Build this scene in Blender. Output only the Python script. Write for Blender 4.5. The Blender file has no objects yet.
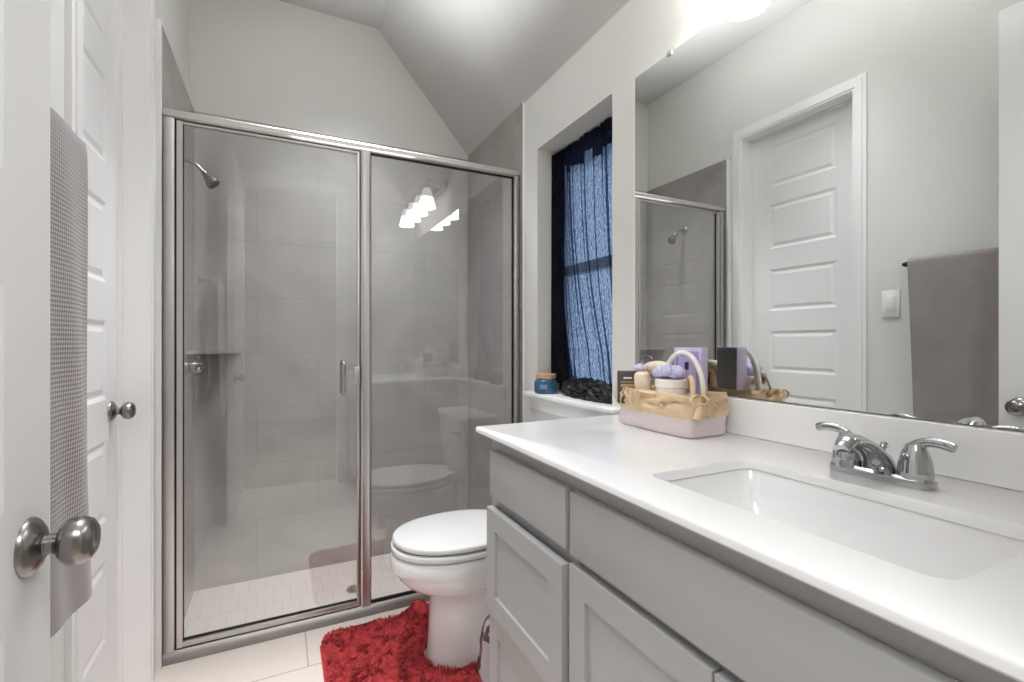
import bpy, bmesh, math, random
from mathutils import Vector, Matrix, noise
random.seed(7)
sc = bpy.context.scene
COL = sc.collection
PI = math.pi

# ---------------------------------------------------------------- camera, world, exposure
CAMZ = 1.18
cam_d = bpy.data.cameras.new('camera'); cam = bpy.data.objects.new('camera', cam_d); COL.objects.link(cam)
cam.location = (0, 0, CAMZ); cam.rotation_euler = (PI/2, 0, -0.4554)
cam_d.sensor_width = 36; cam_d.lens = 475.12/1024*36; cam_d.clip_start = 0.01
cam_d.shift_y = 0.0006
sc.camera = cam
w = bpy.data.worlds.new('world'); sc.world = w; w.use_nodes = True
w.node_tree.nodes['Background'].inputs[0].default_value = (0.74, 0.86, 1.0, 1)
w.node_tree.nodes['Background'].inputs[1].default_value = 1.2
sc.view_settings.view_transform = 'Standard'; sc.view_settings.look = 'None'
sc.view_settings.gamma = 1; sc.view_settings.use_curve_mapping = False
sc.view_settings.exposure = 0.21
try:
    sc.cycles.max_bounces = 14; sc.cycles.diffuse_bounces = 7; sc.cycles.glossy_bounces = 6
    sc.cycles.transparent_max_bounces = 24; sc.cycles.transmission_bounces = 6
    sc.cycles.use_denoising = True; sc.cycles.sample_clamp_indirect = 6
    sc.cycles.caustics_reflective = False
except Exception: pass

def lamp_area(name, loc, rot, sx, sy, power, col=(1,1,1)):
    l = bpy.data.lights.new(name, 'AREA'); l.shape = 'RECTANGLE'; l.size = sx; l.size_y = sy
    l.energy = power; l.color = col
    o = bpy.data.objects.new(name, l); COL.objects.link(o); o.location = loc; o.rotation_euler = rot
    return o
WHITE = (.945, .975, 1)
# unseen fill added in the bedroom, brightens the bathroom through the doorway
lamp_area('bedroom_fill', (0.1, -.62, 2.70), (0, 0, 0), 2.4, .6, 60, WHITE)
# two unseen fills added under the ceiling, over the floor and the shower
lamp_area('bathroom_fill', (0.0, 1.40, 2.99), (0, 0, 0), 0.3, 0.3, 3.8, WHITE).data.spread = 1.15
lamp_area('shower_fill', (0.33, 2.29, 2.995), (0, 0, 0), 0.3, 0.3, 9.8, WHITE).data.spread = 1.35
# added up-facing fill in mid-room, bounces off the ceiling
lamp_area('bounce_fill', (0.30, 1.35, 1.95), (PI, 0, 0), 0.5, 1.5, 15.5, WHITE).data.spread = 1.6

# ---------------------------------------------------------------- materials
def lin(h):
    h = h.lstrip('#'); r = [int(h[i:i+2], 16)/255 for i in (0, 2, 4)]
    return tuple((c/12.92 if c <= .04045 else ((c+.055)/1.055)**2.4) for c in r) + (1,)
def newmat(name):
    m = bpy.data.materials.new(name); m.use_nodes = True
    return m, m.node_tree, m.node_tree.nodes['Principled BSDF']
def pos(nt, scale=1.0, rot=(0,0,0)):
    g = nt.nodes.new('ShaderNodeNewGeometry'); mp = nt.nodes.new('ShaderNodeMapping')
    mp.inputs['Scale'].default_value = (scale,)*3 if not isinstance(scale, tuple) else scale
    mp.inputs['Rotation'].default_value = rot
    nt.links.new(g.outputs['Position'], mp.inputs[0]); return mp.outputs[0]
def simple(name, hexc, rough=.5, metal=0.0, var=0.0, vscale=8, bump=0.0, bscale=200, coat=0.0, spec=.5, dist=.002):
    m, nt, p = newmat(name)
    p.inputs['Base Color'].default_value = lin(hexc); p.inputs['Roughness'].default_value = rough
    p.inputs['Metallic'].default_value = metal; p.inputs['Coat Weight'].default_value = coat
    p.inputs['Specular IOR Level'].default_value = spec
    v = pos(nt)
    if var > 0:
        n = nt.nodes.new('ShaderNodeTexNoise'); n.inputs['Scale'].default_value = vscale; n.inputs['Detail'].default_value = 4
        nt.links.new(v, n.inputs['Vector'])
        r = nt.nodes.new('ShaderNodeMix'); r.data_type = 'RGBA'
        c = lin(hexc); r.inputs[6].default_value = tuple(x*(1-var) for x in c[:3])+(1,); r.inputs[7].default_value = tuple(min(1, x*(1+var)) for x in c[:3])+(1,)
        nt.links.new(n.outputs['Fac'], r.inputs[0]); nt.links.new(r.outputs[2], p.inputs['Base Color'])
    if bump > 0:
        n = nt.nodes.new('ShaderNodeTexNoise'); n.inputs['Scale'].default_value = bscale; n.inputs['Detail'].default_value = 3
        nt.links.new(v, n.inputs['Vector'])
        b = nt.nodes.new('ShaderNodeBump'); b.inputs['Strength'].default_value = bump; b.inputs['Distance'].default_value = dist
        nt.links.new(n.outputs['Fac'], b.inputs['Height']); nt.links.new(b.outputs[0], p.inputs['Normal'])
    return m

def tile_mat(name, base, dark, grout, bw, bh, off_x, off_y, axes, rough=.25, msize=.004, vein=True, offset=.5, freq=2):
    """brick layout in world metres. axes: which world axes give u, v"""
    m, nt, p = newmat(name)
    g = nt.nodes.new('ShaderNodeNewGeometry'); s = nt.nodes.new('ShaderNodeSeparateXYZ'); c = nt.nodes.new('ShaderNodeCombineXYZ')
    nt.links.new(g.outputs['Position'], s.inputs[0])
    def shifted(ax, d):
        a = nt.nodes.new('ShaderNodeMath'); a.operation = 'ADD'; a.inputs[1].default_value = d
        nt.links.new(s.outputs[ax], a.inputs[0]); return a.outputs[0]
    nt.links.new(shifted(axes[0], off_x), c.inputs[0]); nt.links.new(shifted(axes[1], off_y), c.inputs[1])
    b = nt.nodes.new('ShaderNodeTexBrick')
    b.inputs['Scale'].default_value = 1; b.inputs['Brick Width'].default_value = bw; b.inputs['Row Height'].default_value = bh
    b.inputs['Mortar Size'].default_value = msize; b.inputs['Mortar Smooth'].default_value = .3; b.inputs['Bias'].default_value = 0
    b.offset = offset; b.offset_frequency = freq
    b.inputs['Color1'].default_value = lin(base); b.inputs['Color2'].default_value = lin(dark); b.inputs['Mortar'].default_value = lin(grout)
    nt.links.new(c.outputs[0], b.inputs['Vector'])
    out = b.outputs['Color']
    if vein:
        n = nt.nodes.new('ShaderNodeTexNoise'); n.inputs['Scale'].default_value = 2.2; n.inputs['Detail'].default_value = 6; n.inputs['Distortion'].default_value = 1.4
        nt.links.new(g.outputs['Position'], n.inputs['Vector'])
        r = nt.nodes.new('ShaderNodeValToRGB'); e = r.color_ramp.elements
        e[0].position = .3; e[0].color = (.86, .86, .86, 1); e[1].position = .7; e[1].color = (1.1, 1.1, 1.1, 1)
        nt.links.new(n.outputs['Fac'], r.inputs[0])
        mx = nt.nodes.new('ShaderNodeMix'); mx.data_type = 'RGBA'; mx.blend_type = 'MULTIPLY'; mx.inputs[0].default_value = 1
        nt.links.new(out, mx.inputs[6]); nt.links.new(r.outputs[0], mx.inputs[7]); out = mx.outputs[2]
    nt.links.new(out, p.inputs['Base Color']); p.inputs['Roughness'].default_value = rough
    bp = nt.nodes.new('ShaderNodeBump'); bp.invert = True; bp.inputs['Strength'].default_value = .3; bp.inputs['Distance'].default_value = .001
    nt.links.new(b.outputs['Fac'], bp.inputs['Height']); nt.links.new(bp.outputs[0], p.inputs['Normal'])
    return m

M = {}
M['wall'] = simple('wall_paint', '#e0dfdb', .85, bump=.12, bscale=160)
M['ceil'] = simple('ceiling_paint', '#cccbc8', .9, bump=.12, bscale=160)
M['trim'] = simple('trim_paint', '#f0efef', .35)
M['door'] = simple('door_paint', '#efeeee', .38)
M['cab'] = simple('cabinet_paint', '#aaaaaa', .42)
M['toe'] = simple('toe_kick', '#6c6c6c', .6)
M['counter'] = simple('cultured_marble', '#efeeee', .22, coat=.2)
M['basin'] = simple('basin_white', '#eeeded', .15, coat=.3)
M['porcelain'] = simple('porcelain', '#eaeaea', .08, coat=.5)
M['plastic'] = simple('white_plastic', '#d6d6d5', .25)
M['nickel'] = simple('brushed_nickel', '#b9b5b1', .27, 1.0, var=.05, vscale=60)
M['frame'] = simple('satin_frame_metal', '#cfcbc8', .42, 1.0)
M['track'] = simple('dull_track_metal', '#a29e9b', .5, 1.0)
M['chrome'] = simple('chrome', '#bcbcbe', .07, 1.0)
M['knobm'] = simple('satin_nickel_knob', '#8f8b88', .26, 1.0)
M['gasket'] = simple('black_gasket', '#161414', .6)
M['darkmetal'] = simple('dark_bronze', '#2b2624', .4, .8)
M['mirror'] = simple('mirror_silver', '#e9ecea', 0.0, 1.0)
M['mirror_edge'] = simple('mirror_edge', '#f0f4f2', .2)
M['bedwall'] = simple('bedroom_paint', '#d6d4ce', .9)
M['carpet'] = simple('bedroom_carpet', '#b9ad9f', 1.0, bump=.6, bscale=300)
M['floor'] = tile_mat('floor_tile', '#efe3da', '#ece0d7', '#c0b4a9', .617, .305, .317+.617*4, -1.875+.305*14, (0, 1), .35, .003, vein=False, offset=.333)
M['pan'] = tile_mat('shower_floor_mosaic', '#d5ccc4', '#d3cac2', '#c6bcb3', .075, .15, 1.0, 0.0, (0, 1), .4, .0025, vein=False)
tkw = dict(rough=.22, msize=.0022)
M['tileback'] = tile_mat('wall_tile_back', '#b2afae', '#b0adac', '#a3a09e', .60, .2925, .106+.3+.6*3, -.536+.2925*10, (0, 2), **tkw)
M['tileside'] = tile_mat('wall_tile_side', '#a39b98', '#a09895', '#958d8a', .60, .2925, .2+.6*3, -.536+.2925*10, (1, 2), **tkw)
M['black_fabric'] = simple('black_satin_fabric', '#050508', .5, bump=.5, bscale=60, dist=.004)
M['wood'] = simple('lid_wood', '#c49a74', .5, var=.2, vscale=40)
M['jute'] = simple('golden_paper_cloth', '#dcc19c', .6, var=.12, vscale=30, bump=.5, bscale=45, dist=.004)
M['lilacgrey'] = simple('pale_mauve_cloth', '#d3c6c6', .6, var=.06, vscale=20, bump=.4, bscale=30, dist=.004)
M['raffia'] = simple('raffia', '#dcc6a2', .7, var=.15, vscale=90)
M['cream'] = simple('cream', '#ead9c2', .45)
M['creamw'] = simple('creamy_white', '#f0e9e0', .4)
M['lav'] = simple('lavender', '#d9cbea', .5)
M['laveface'] = simple('lavender_blue_print', '#a79fdb', .5, var=.2, vscale=60)
M['sponge'] = simple('lavender_sponge', '#c9c6f2', .8, var=.35, vscale=70, bump=.8, bscale=120)
M['taupe'] = simple('taupe_card', '#4d423e', .45)
M['gold'] = simple('gold_foil', '#c9a777', .35, .5)
M['ink'] = simple('dark_ink', '#35346b', .5)
M['white'] = simple('white_ink', '#f2f2f2', .6)

# shower glass: thin pane, fresnel reflection of both faces over a straight-through tint
def glass_mat():
    m, nt, p = newmat('clear_glass'); nt.nodes.remove(p); out = nt.nodes['Material Output']
    t = nt.nodes.new('ShaderNodeBsdfTransparent'); t.inputs[0].default_value = (.965, .97, .968, 1)
    g = nt.nodes.new('ShaderNodeBsdfGlossy'); g.inputs['Roughness'].default_value = 0.0; g.inputs[0].default_value = (1, 1, 1, 1)
    ge = nt.nodes.new('ShaderNodeNewGeometry'); dp = nt.nodes.new('ShaderNodeVectorMath'); dp.operation = 'DOT_PRODUCT'
    nt.links.new(ge.outputs['Incoming'], dp.inputs[0]); nt.links.new(ge.outputs['Normal'], dp.inputs[1])
    def mm(op, a, b):
        x = nt.nodes.new('ShaderNodeMath'); x.operation = op; x.use_clamp = True
        for k, q in enumerate((a, b)):
            if isinstance(q, (int, float)): x.inputs[k].default_value = q
            else: nt.links.new(q, x.inputs[k])
        return x.outputs[0]
    ab = nt.nodes.new('ShaderNodeMath'); ab.operation = 'ABSOLUTE'; nt.links.new(dp.outputs['Value'], ab.inputs[0])
    fr = mm('ADD', mm('MULTIPLY', mm('POWER', mm('SUBTRACT', 1, ab.outputs[0]), 5), .915), .080)   # Schlick, the same from both sides
    mix = nt.nodes.new('ShaderNodeMixShader'); nt.links.new(fr, mix.inputs[0])
    nt.links.new(t.outputs[0], mix.inputs[1]); nt.links.new(g.outputs[0], mix.inputs[2]); nt.links.new(mix.outputs[0], out.inputs[0])
    return m
M['glass'] = glass_mat()
def obscure():
    m, nt, p = newmat('obscure_window_glass')
    p.inputs['Base Color'].default_value = (.9, .95, 1, 1); p.inputs['Transmission Weight'].default_value = 1; p.inputs['Roughness'].default_value = .25; p.inputs['IOR'].default_value = 1.3
    v = nt.nodes.new('ShaderNodeTexVoronoi'); v.inputs['Scale'].default_value = 110; nt.links.new(pos(nt, (1, 1, .55)), v.inputs['Vector'])
    b = nt.nodes.new('ShaderNodeBump'); b.inputs['Strength'].default_value = .6; b.inputs['Distance'].default_value = .006
    nt.links.new(v.outputs['Distance'], b.inputs['Height']); nt.links.new(b.outputs[0], p.inputs['Normal'])
    mx = nt.nodes.new('ShaderNodeValToRGB'); e = mx.color_ramp.elements
    e[0].position = .1; e[0].color = (.55, .68, .9, 1); e[1].position = .75; e[1].color = (1, 1, 1, 1)
    nt.links.new(v.outputs['Distance'], mx.inputs[0]); nt.links.new(mx.outputs[0], p.inputs['Base Color'])
    return m
M['obscure'] = obscure()
def sheer(name, tcol, frac_t, dcol, trcol):
    m, nt, p = newmat(name); nt.nodes.remove(p); out = nt.nodes['Material Output']
    t = nt.nodes.new('ShaderNodeBsdfTransparent'); t.inputs[0].default_value = tcol
    d = nt.nodes.new('ShaderNodeBsdfDiffuse'); d.inputs[0].default_value = dcol
    r = nt.nodes.new('ShaderNodeBsdfTranslucent'); r.inputs[0].default_value = trcol
    m1 = nt.nodes.new('ShaderNodeMixShader'); m1.inputs[0].default_value = .5
    nt.links.new(d.outputs[0], m1.inputs[1]); nt.links.new(r.outputs[0], m1.inputs[2])
    n = nt.nodes.new('ShaderNodeTexNoise'); n.inputs['Scale'].default_value = 150; n.inputs['Detail'].default_value = 3; nt.links.new(pos(nt, (1, 1, .45)), n.inputs['Vector'])
    mr = nt.nodes.new('ShaderNodeMapRange'); mr.inputs[3].default_value = frac_t-.35; mr.inputs[4].default_value = frac_t+.35
    nt.links.new(n.outputs[0], mr.inputs[0])
    m2 = nt.nodes.new('ShaderNodeMixShader'); nt.links.new(mr.outputs[0], m2.inputs[0])
    nt.links.new(m1.outputs[0], m2.inputs[1]); nt.links.new(t.outputs[0], m2.inputs[2]); nt.links.new(m2.outputs[0], out.inputs[0])
    return m
M['sheer'] = sheer('sheer_navy_voile', (.62, .72, .86, 1), .50, (.02, .024, .045, 1), (.06, .09, .18, 1))
M['sheer_dark'] = sheer('doubled_black_voile', (.25, .3, .5, 1), .16, (.022, .022, .028, 1), (.02, .024, .05, 1))
M['blueglass'] = simple('blue_jar_glass', '#33607f', .12, var=.25, vscale=12, coat=.5)

def towel_mat():
    m, nt, p = newmat('waffle_terry')
    g = nt.nodes.new('ShaderNodeNewGeometry'); s = nt.nodes.new('ShaderNodeSeparateXYZ'); nt.links.new(g.outputs['Position'], s.inputs[0])
    def mth(op, a, b=None):
        x = nt.nodes.new('ShaderNodeMath'); x.operation = op
        for i, q in enumerate((a, b)):
            if q is None: continue
            if isinstance(q, (int, float)): x.inputs[i].default_value = q
            else: nt.links.new(q, x.inputs[i])
        return x.outputs[0]
    u = mth('MULTIPLY', mth('ADD', s.outputs[1], mth('MULTIPLY', s.outputs[2], .8)), 480); v = mth('MULTIPLY', mth('SUBTRACT', s.outputs[1], s.outputs[2]), 480)
    waf = mth('MULTIPLY', mth('SINE', u), mth('SINE', v))
    band = mth('GREATER_THAN', s.outputs[2], .86)
    waf = mth('MULTIPLY', waf, band)
    n = nt.nodes.new('ShaderNodeTexNoise'); n.inputs['Scale'].default_value = 500; nt.links.new(g.outputs['Position'], n.inputs['Vector'])
    h = mth('ADD', waf, mth('MULTIPLY', n.outputs[0], .5))
    b = nt.nodes.new('ShaderNodeBump'); b.inputs['Strength'].default_value = .45; b.inputs['Distance'].default_value = .0013
    nt.links.new(h, b.inputs['Height']); nt.links.new(b.outputs[0], p.inputs['Normal'])
    r = nt.nodes.new('ShaderNodeMix'); r.data_type = 'RGBA'; r.inputs[6].default_value = lin('#989090'); r.inputs[7].default_value = lin('#887f7f')
    n2 = nt.nodes.new('ShaderNodeTexNoise'); n2.inputs['Scale'].default_value = 9; nt.links.new(g.outputs['Position'], n2.inputs['Vector'])
    nt.links.new(n2.outputs[0], r.inputs[0]); nt.links.new(r.outputs[2], p.inputs['Base Color'])
    p.inputs['Roughness'].default_value = .95; p.inputs['Sheen Weight'].default_value = .3
    return m
M['towel'] = towel_mat()
def rug_mat():
    m, nt, p = newmat('red_shag')
    n = nt.nodes.new('ShaderNodeTexNoise'); n.inputs['Scale'].default_value = 70; n.inputs['Detail'].default_value = 4; nt.links.new(pos(nt), n.inputs['Vector'])
    r = nt.nodes.new('ShaderNodeValToRGB'); e = r.color_ramp.elements
    e[0].position = .3; e[0].color = lin('#a3242a'); e[1].position = .7; e[1].color = lin('#d8484b')
    nt.links.new(n.outputs[0], r.inputs[0]); nt.links.new(r.outputs[0], p.inputs['Base Color'])
    p.inputs['Roughness'].default_value = .8; p.inputs['Sheen Weight'].default_value = .15
    return m
M['rug'] = rug_mat()
def bag_mat():
    m, nt, p = newmat('printed_bag')
    n = nt.nodes.new('ShaderNodeTexNoise'); n.inputs['Scale'].default_value = 16; n.inputs['Detail'].default_value = 1; nt.links.new(pos(nt), n.inputs['Vector'])
    r = nt.nodes.new('ShaderNodeValToRGB'); r.color_ramp.interpolation = 'CONSTANT'; e = r.color_ramp.elements
    e[0].position = 0; e[0].color = lin('#43343e'); e[1].position = .50; e[1].color = lin('#a3969f')
    nt.links.new(n.outputs[0], r.inputs[0]); nt.links.new(r.outputs[0], p.inputs['Base Color']); p.inputs['Roughness'].default_value = .35
    return m
M['bag'] = bag_mat()
def emis(name, hexc, strength):
    m, nt, p = newmat(name); p.inputs['Base Color'].default_value = lin('#f4f4f2'); p.inputs['Roughness'].default_value = .3
    p.inputs['Emission Color'].default_value = lin(hexc); p.inputs['Emission Strength'].default_value = strength
    return m
M['shade'] = emis('lit_frosted_shade', '#fffcf8', 7)
M['shade_top'] = emis('lit_shade_shoulder', '#fff8ee', 1.2)
M['bulb'] = emis('lit_bulb', '#fffaf4', 4)

# ---------------------------------------------------------------- mesh helpers (all in world coordinates)
def merge(bm, b2):
    me = bpy.data.meshes.new('t'); b2.to_mesh(me); b2.free(); bm.from_mesh(me); bpy.data.meshes.remove(me)
def NB(): return bmesh.new()
def box(bm, x0, x1, y0, y1, z0, z1, r=0.0, seg=2, mat=None):
    b = bmesh.new(); bmesh.ops.create_cube(b, size=1)
    for v in b.verts:
        v.co = Vector(((x0+x1)/2+v.co.x*(x1-x0), (y0+y1)/2+v.co.y*(y1-y0), (z0+z1)/2+v.co.z*(z1-z0)))
    if r > 0: bmesh.ops.bevel(b, geom=list(b.edges), offset=r, segments=seg, profile=.5, affect='EDGES')
    if mat is not None: bmesh.ops.transform(b, matrix=mat, verts=b.verts)
    merge(bm, b); return bm
def loft(bm, loops, cap0=True, cap1=True, closed=True):
    rows = [[bm.verts.new(p) for p in L] for L in loops]
    n = len(rows[0])
    for a, b in zip(rows, rows[1:]):
        for i in range(n if closed else n-1):
            j = (i+1) % n; bm.faces.new((a[i], a[j], b[j], b[i]))
    if cap0: bm.faces.new(list(reversed(rows[0])))
    if cap1: bm.faces.new(rows[-1])
    return rows
def lathe(bm, prof, origin, axis=(0,0,1), n=32, cap0=True, cap1=True):
    ax = Vector(axis).normalized(); q = Vector((0,0,1)).rotation_difference(ax).to_matrix(); o = Vector(origin)
    loft(bm, [[o+q@Vector((r*math.cos(2*PI*i/n), r*math.sin(2*PI*i/n), h)) for i in range(n)] for r, h in prof], cap0, cap1)
    return bm
def smoothpath(pts, k=6):
    P = [Vector(p) for p in pts]; out = []
    for i in range(len(P)-1):
        p0 = P[max(i-1, 0)]; p1 = P[i]; p2 = P[i+1]; p3 = P[min(i+2, len(P)-1)]
        for j in range(k):
            t = j/k; out.append(.5*((2*p1)+(-p0+p2)*t+(2*p0-5*p1+4*p2-p3)*t*t+(-p0+3*p1-3*p2+p3)*t**3))
    out.append(P[-1]); return out
def tube(bm, pts, r, n=12, flat=1.0, up=(0,0,1), cap=True):
    P = [Vector(p) for p in pts]; R = r if isinstance(r, (list, tuple)) else [r]*len(P)
    loops = []; nrm = None
    for i, p in enumerate(P):
        t = (P[min(i+1, len(P)-1)]-P[max(i-1, 0)]).normalized()
        if nrm is None:
            nrm = Vector(up)-Vector(up).dot(t)*t
            if nrm.length < 1e-4: nrm = Vector((1,0,0))-t.x*t
        else: nrm = nrm-nrm.dot(t)*t
        nrm.normalize(); b = t.cross(nrm)
        rr = R[i] if i < len(R) else R[-1]
        loops.append([p+rr*(math.cos(2*PI*k/n)*nrm*flat+math.sin(2*PI*k/n)*b) for k in range(n)])
    loft(bm, loops, cap, cap); return bm
def interp(vals, n):
    out = []
    for i in range(n):
        t = i/(n-1)*(len(vals)-1); k = min(int(t), len(vals)-2); out.append(vals[k]+(vals[k+1]-vals[k])*(t-k))
    return out
def blob(bm, c, r, sub=3, amp=0.0, freq=10, seed=0, mat=None):
    b = bmesh.new(); bmesh.ops.create_icosphere(b, subdivisions=sub, radius=1)
    for v in b.verts:
        d = 1+amp*noise.noise(v.co*freq+Vector((seed*7.1, 0, 0)))
        v.co = Vector((v.co.x*r[0]*d, v.co.y*r[1]*d, v.co.z*r[2]*d))
    if mat is not None: bmesh.ops.transform(b, matrix=mat, verts=b.verts)
    bmesh.ops.translate(b, verts=b.verts, vec=Vector(c)); merge(bm, b); return bm
def rrect(x0, x1, y0, y1, r, z, k=5):
    out = []
    for cx, cy, a in ((x1-r, y1-r, 0), (x0+r, y1-r, 90), (x0+r, y0+r, 180), (x1-r, y0+r, 270)):
        for i in range(k+1):
            t = math.radians(a+90*i/k); out.append(Vector((cx+r*math.cos(t), cy+r*math.sin(t), z)))
    return out

# ---------------------------------------------------------------- object helpers
def woff(o):
    v = Vector((0,0,0))
    while o: v += Vector(o.location); o = o.parent
    return v
def obj(name, bm, mat, parent=None, smooth=True, angle=32, label=None, origin=None):
    bmesh.ops.recalc_face_normals(bm, faces=bm.faces)
    off = woff(parent) if parent else Vector((0,0,0))
    if origin is not None and parent is None: off = Vector(origin)
    bmesh.ops.translate(bm, verts=bm.verts, vec=-off)
    me = bpy.data.meshes.new(name); bm.to_mesh(me); bm.free()
    if smooth:
        me.shade_smooth(); me.set_sharp_from_angle(angle=math.radians(angle))
    o = bpy.data.objects.new(name, me); COL.objects.link(o); me.materials.append(M[mat] if isinstance(mat, str) else mat)
    if parent: o.parent = parent
    elif origin is not None: o.location = origin
    if label: o['label'] = label
    return o
def tag(o, label, cat, group=None):
    o['label'] = label; o['category'] = cat
    if group: o['group'] = group
    return o
def thing(name, label, cat, loc, group=None):
    o = bpy.data.objects.new(name, None); COL.objects.link(o); o.location = loc; o.empty_display_size = .05
    return tag(o, label, cat, group)
def struct(name, bm, mat, label=None, cat=None, smooth=False):
    o = obj(name, bm, mat, smooth=smooth); o['kind'] = 'structure'
    if label: o['label'] = label; o['category'] = cat or name.split('_')[0]
    return o
def sthing(name, label, cat, loc):
    o = thing(name, label, cat, loc); o['kind'] = 'structure'; return o

# ---------------------------------------------------------------- key dimensions (metres)
XR = 1.0795            # face of mirror and of tiled right wall
XW = 1.085             # painted right wall
XL = -.406             # painted left wall
YF = .06               # inner face of the doorway wall
YS = 2.117             # front of the shower frame
YB = 2.840             # back of shower
ZC = 3.012             # flat ceiling
TZ = 2.335             # top of tile
SLX, SLZ = .518, 2.345 # where the ceiling starts to slope, height where it meets the right wall
PANZ = -.07
CT = .940              # countertop height
WT = .20               # right wall thickness

# ---------------------------------------------------------------- room shell
def prism_xz(bm, poly, y0, y1):
    a = [bm.verts.new((x, y0, z)) for x, z in poly]; b = [bm.verts.new((x, y1, z)) for x, z in poly]
    n = len(poly); bm.faces.new(a); bm.faces.new(list(reversed(b)))
    for i in range(n): j = (i+1) % n; bm.faces.new((a[i], b[i], b[j], a[j]))
bm = NB(); box(bm, -.56, XW+.02, -.06, 2.163, -.12, 0); struct('floor', bm, 'floor', 'beige rectangular tile floor between door and shower', 'floor')
bm = NB(); box(bm, -2.4, 2.3, -3.7, -.06, -.12, -.002); struct('floor_bedroom', bm, 'carpet', 'beige carpet of the bedroom behind the doorway', 'floor')
# shower pan
pan = thing('shower_pan', 'cream square mosaic tile shower floor below the glass enclosure', 'shower floor', (.35, 2.48, PANZ))
bm = NB(); box(bm, -.42, XW+.02, 2.1635, YB+.02, PANZ-.05, PANZ); obj('mosaic_floor', bm, 'pan', pan, False)
bm = NB(); lathe(bm, [(.045, 0), (.045, .003), (.038, .005), (.03, .003), (.0, .003)], (.345, 2.50, PANZ), n=32, cap1=False)
dr = obj('drain', bm, 'frame', pan, label='round satin metal drain')
bm = NB()
for i in range(8):
    a = i*PI/4; lathe(bm, [(.004, 0), (.004, .0006)], (.345+.021*math.cos(a), 2.50+.021*math.sin(a), PANZ+.0034), n=8)
obj('drain_hole', bm, 'gasket', dr)
# right wall with window opening
WY0, WY1, WZ0, WZ1 = 1.388, 1.945, .92, 2.082
bm = NB()
box(bm, XW, XW+WT, -.06, WY0, -.12, 2.6); box(bm, XW, XW+WT, WY1, YB+.1, -.12, 2.6)
box(bm, XW, XW+WT, WY0, WY1, -.12, WZ0); box(bm, XW, XW+WT, WY0, WY1, WZ1, 2.6)
struct('wall_right', bm, 'wall', 'off white painted wall around the curtained window', 'wall')
bm = NB()  # left wall with closet opening
CY0, CY1, CZ = 1.375, 2.004, 2.425
box(bm, -.52, XL, -.06, CY0, 0, 3.1); box(bm, -.52, XL, CY1, 2.096, 0, 3.1); box(bm, -.52, XL, CY0, CY1, CZ, 3.1)
box(bm, -.52, XL, 2.096, YB+.1, -.12, 3.1)
struct('wall_left', bm, 'wall', 'off white painted wall behind the towel and closet door', 'wall')
bm = NB(); box(bm, -.52, XW+.1, YB+.004, YB+.12, -.12, 3.1); struct('wall_back', bm, 'wall', 'off white painted gable wall above the shower tile', 'wall')
# doorway wall
DX0, DX1, DZ = -.262, .452, 2.43
bm = NB(); box(bm, -2.5, DX0, -.06, YF, 0, 3.1); box(bm, DX1, 2.4, -.06, YF, 0, 3.1); box(bm, DX0, DX1, -.06, YF, DZ, 3.1)
struct('wall_front', bm, 'wall', 'off white wall pierced by the bathroom doorway', 'wall')
# ceiling: flat part and slope
bm = NB()
prism_xz(bm, [(-.52, ZC), (SLX, ZC), (XW+.02, SLZ-.012), (XW+.3, SLZ-.30), (XW+.3, 3.2), (-.52, 3.2)], -.06, YB+.1)
struct('ceiling', bm, 'ceil', 'off white ceiling, flat then sloping down above the window', 'ceiling')
# tiled surround
bm = NB(); box(bm, XL-.002, -.383, 2.104, YB, PANZ, TZ); struct('wall_shower_left', bm, 'tileside', 'grey tiled left wall of the shower', 'wall')
bm = NB(); box(bm, -.39, XW, YB-.004, YB+.006, PANZ, TZ); struct('wall_shower_back', bm, 'tileback', 'grey stone-look tile on the back of the shower', 'wall')
bm = NB(); box(bm, XR, XW+.001, 2.083, YB, PANZ, 2.40); struct('wall_shower_right', bm, 'tileside', 'taupe grey tiled right wall of the shower', 'wall')
bm = NB(); box(bm, XR-.0015, XW, 2.076, 2.083, 0, 2.40); struct('trim_1', bm, 'trim', 'narrow white edge strip beside the shower tile', 'trim')
bm = NB(); box(bm, XL-.002, -.3815, 2.086, 2.104, 0, TZ+.004, .002); struct('trim_5', bm, 'trim', 'narrow white edge strip between closet casing and shower tile', 'trim')
# bedroom shell behind the doorway
bm = NB(); box(bm, -2.5, -2.4, -3.8, -.06, 0, 2.8); box(bm, 2.3, 2.4, -3.8, -.06, 0, 2.8); box(bm, -2.5, 2.4, -3.8, -3.7, 0, 2.8)
struct('wall_bedroom', bm, 'bedwall', 'pale walls of the bedroom behind the doorway', 'wall')
bm = NB(); box(bm, -2.5, 2.4, -3.8, -.06, 2.75, 2.85); struct('ceiling_bedroom', bm, 'bedwall', 'pale ceiling of the bedroom', 'ceiling')

def casing(bm, axis, side, a0, a1, ztop, face, wd=.062, t=.016):
    """stepped door casing; axis 'y': opening along y on a wall facing +x (side=1)"""
    for k, (o, th) in enumerate(((0, t*.7), (.012, t), (.045, t*.75))):
        o2 = (.012, .045, wd)[k]
        for s in (0, 1):
            lo, hi = ((a0-o2, a0-o) if s == 0 else (a1+o, a1+o2))
            if axis == 'y': box(bm, min(face, face+side*th), max(face, face+side*th), lo, hi, 0, ztop+o)
            else: box(bm, lo, hi, min(face, face+side*th), max(face, face+side*th), 0, ztop+o)
        if axis == 'y': box(bm, min(face, face+side*th), max(face, face+side*th), a0-o2, a1+o2, ztop+o, ztop+o2)
        else: box(bm, a0-o2, a1+o2, min(face, face+side*th), max(face, face+side*th), ztop+o, ztop+o2)
bm = NB(); casing(bm, 'y', 1, CY0, CY1, CZ, XL)
struct('trim_2', bm, 'trim', 'white casing around the closet door', 'trim')
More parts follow.
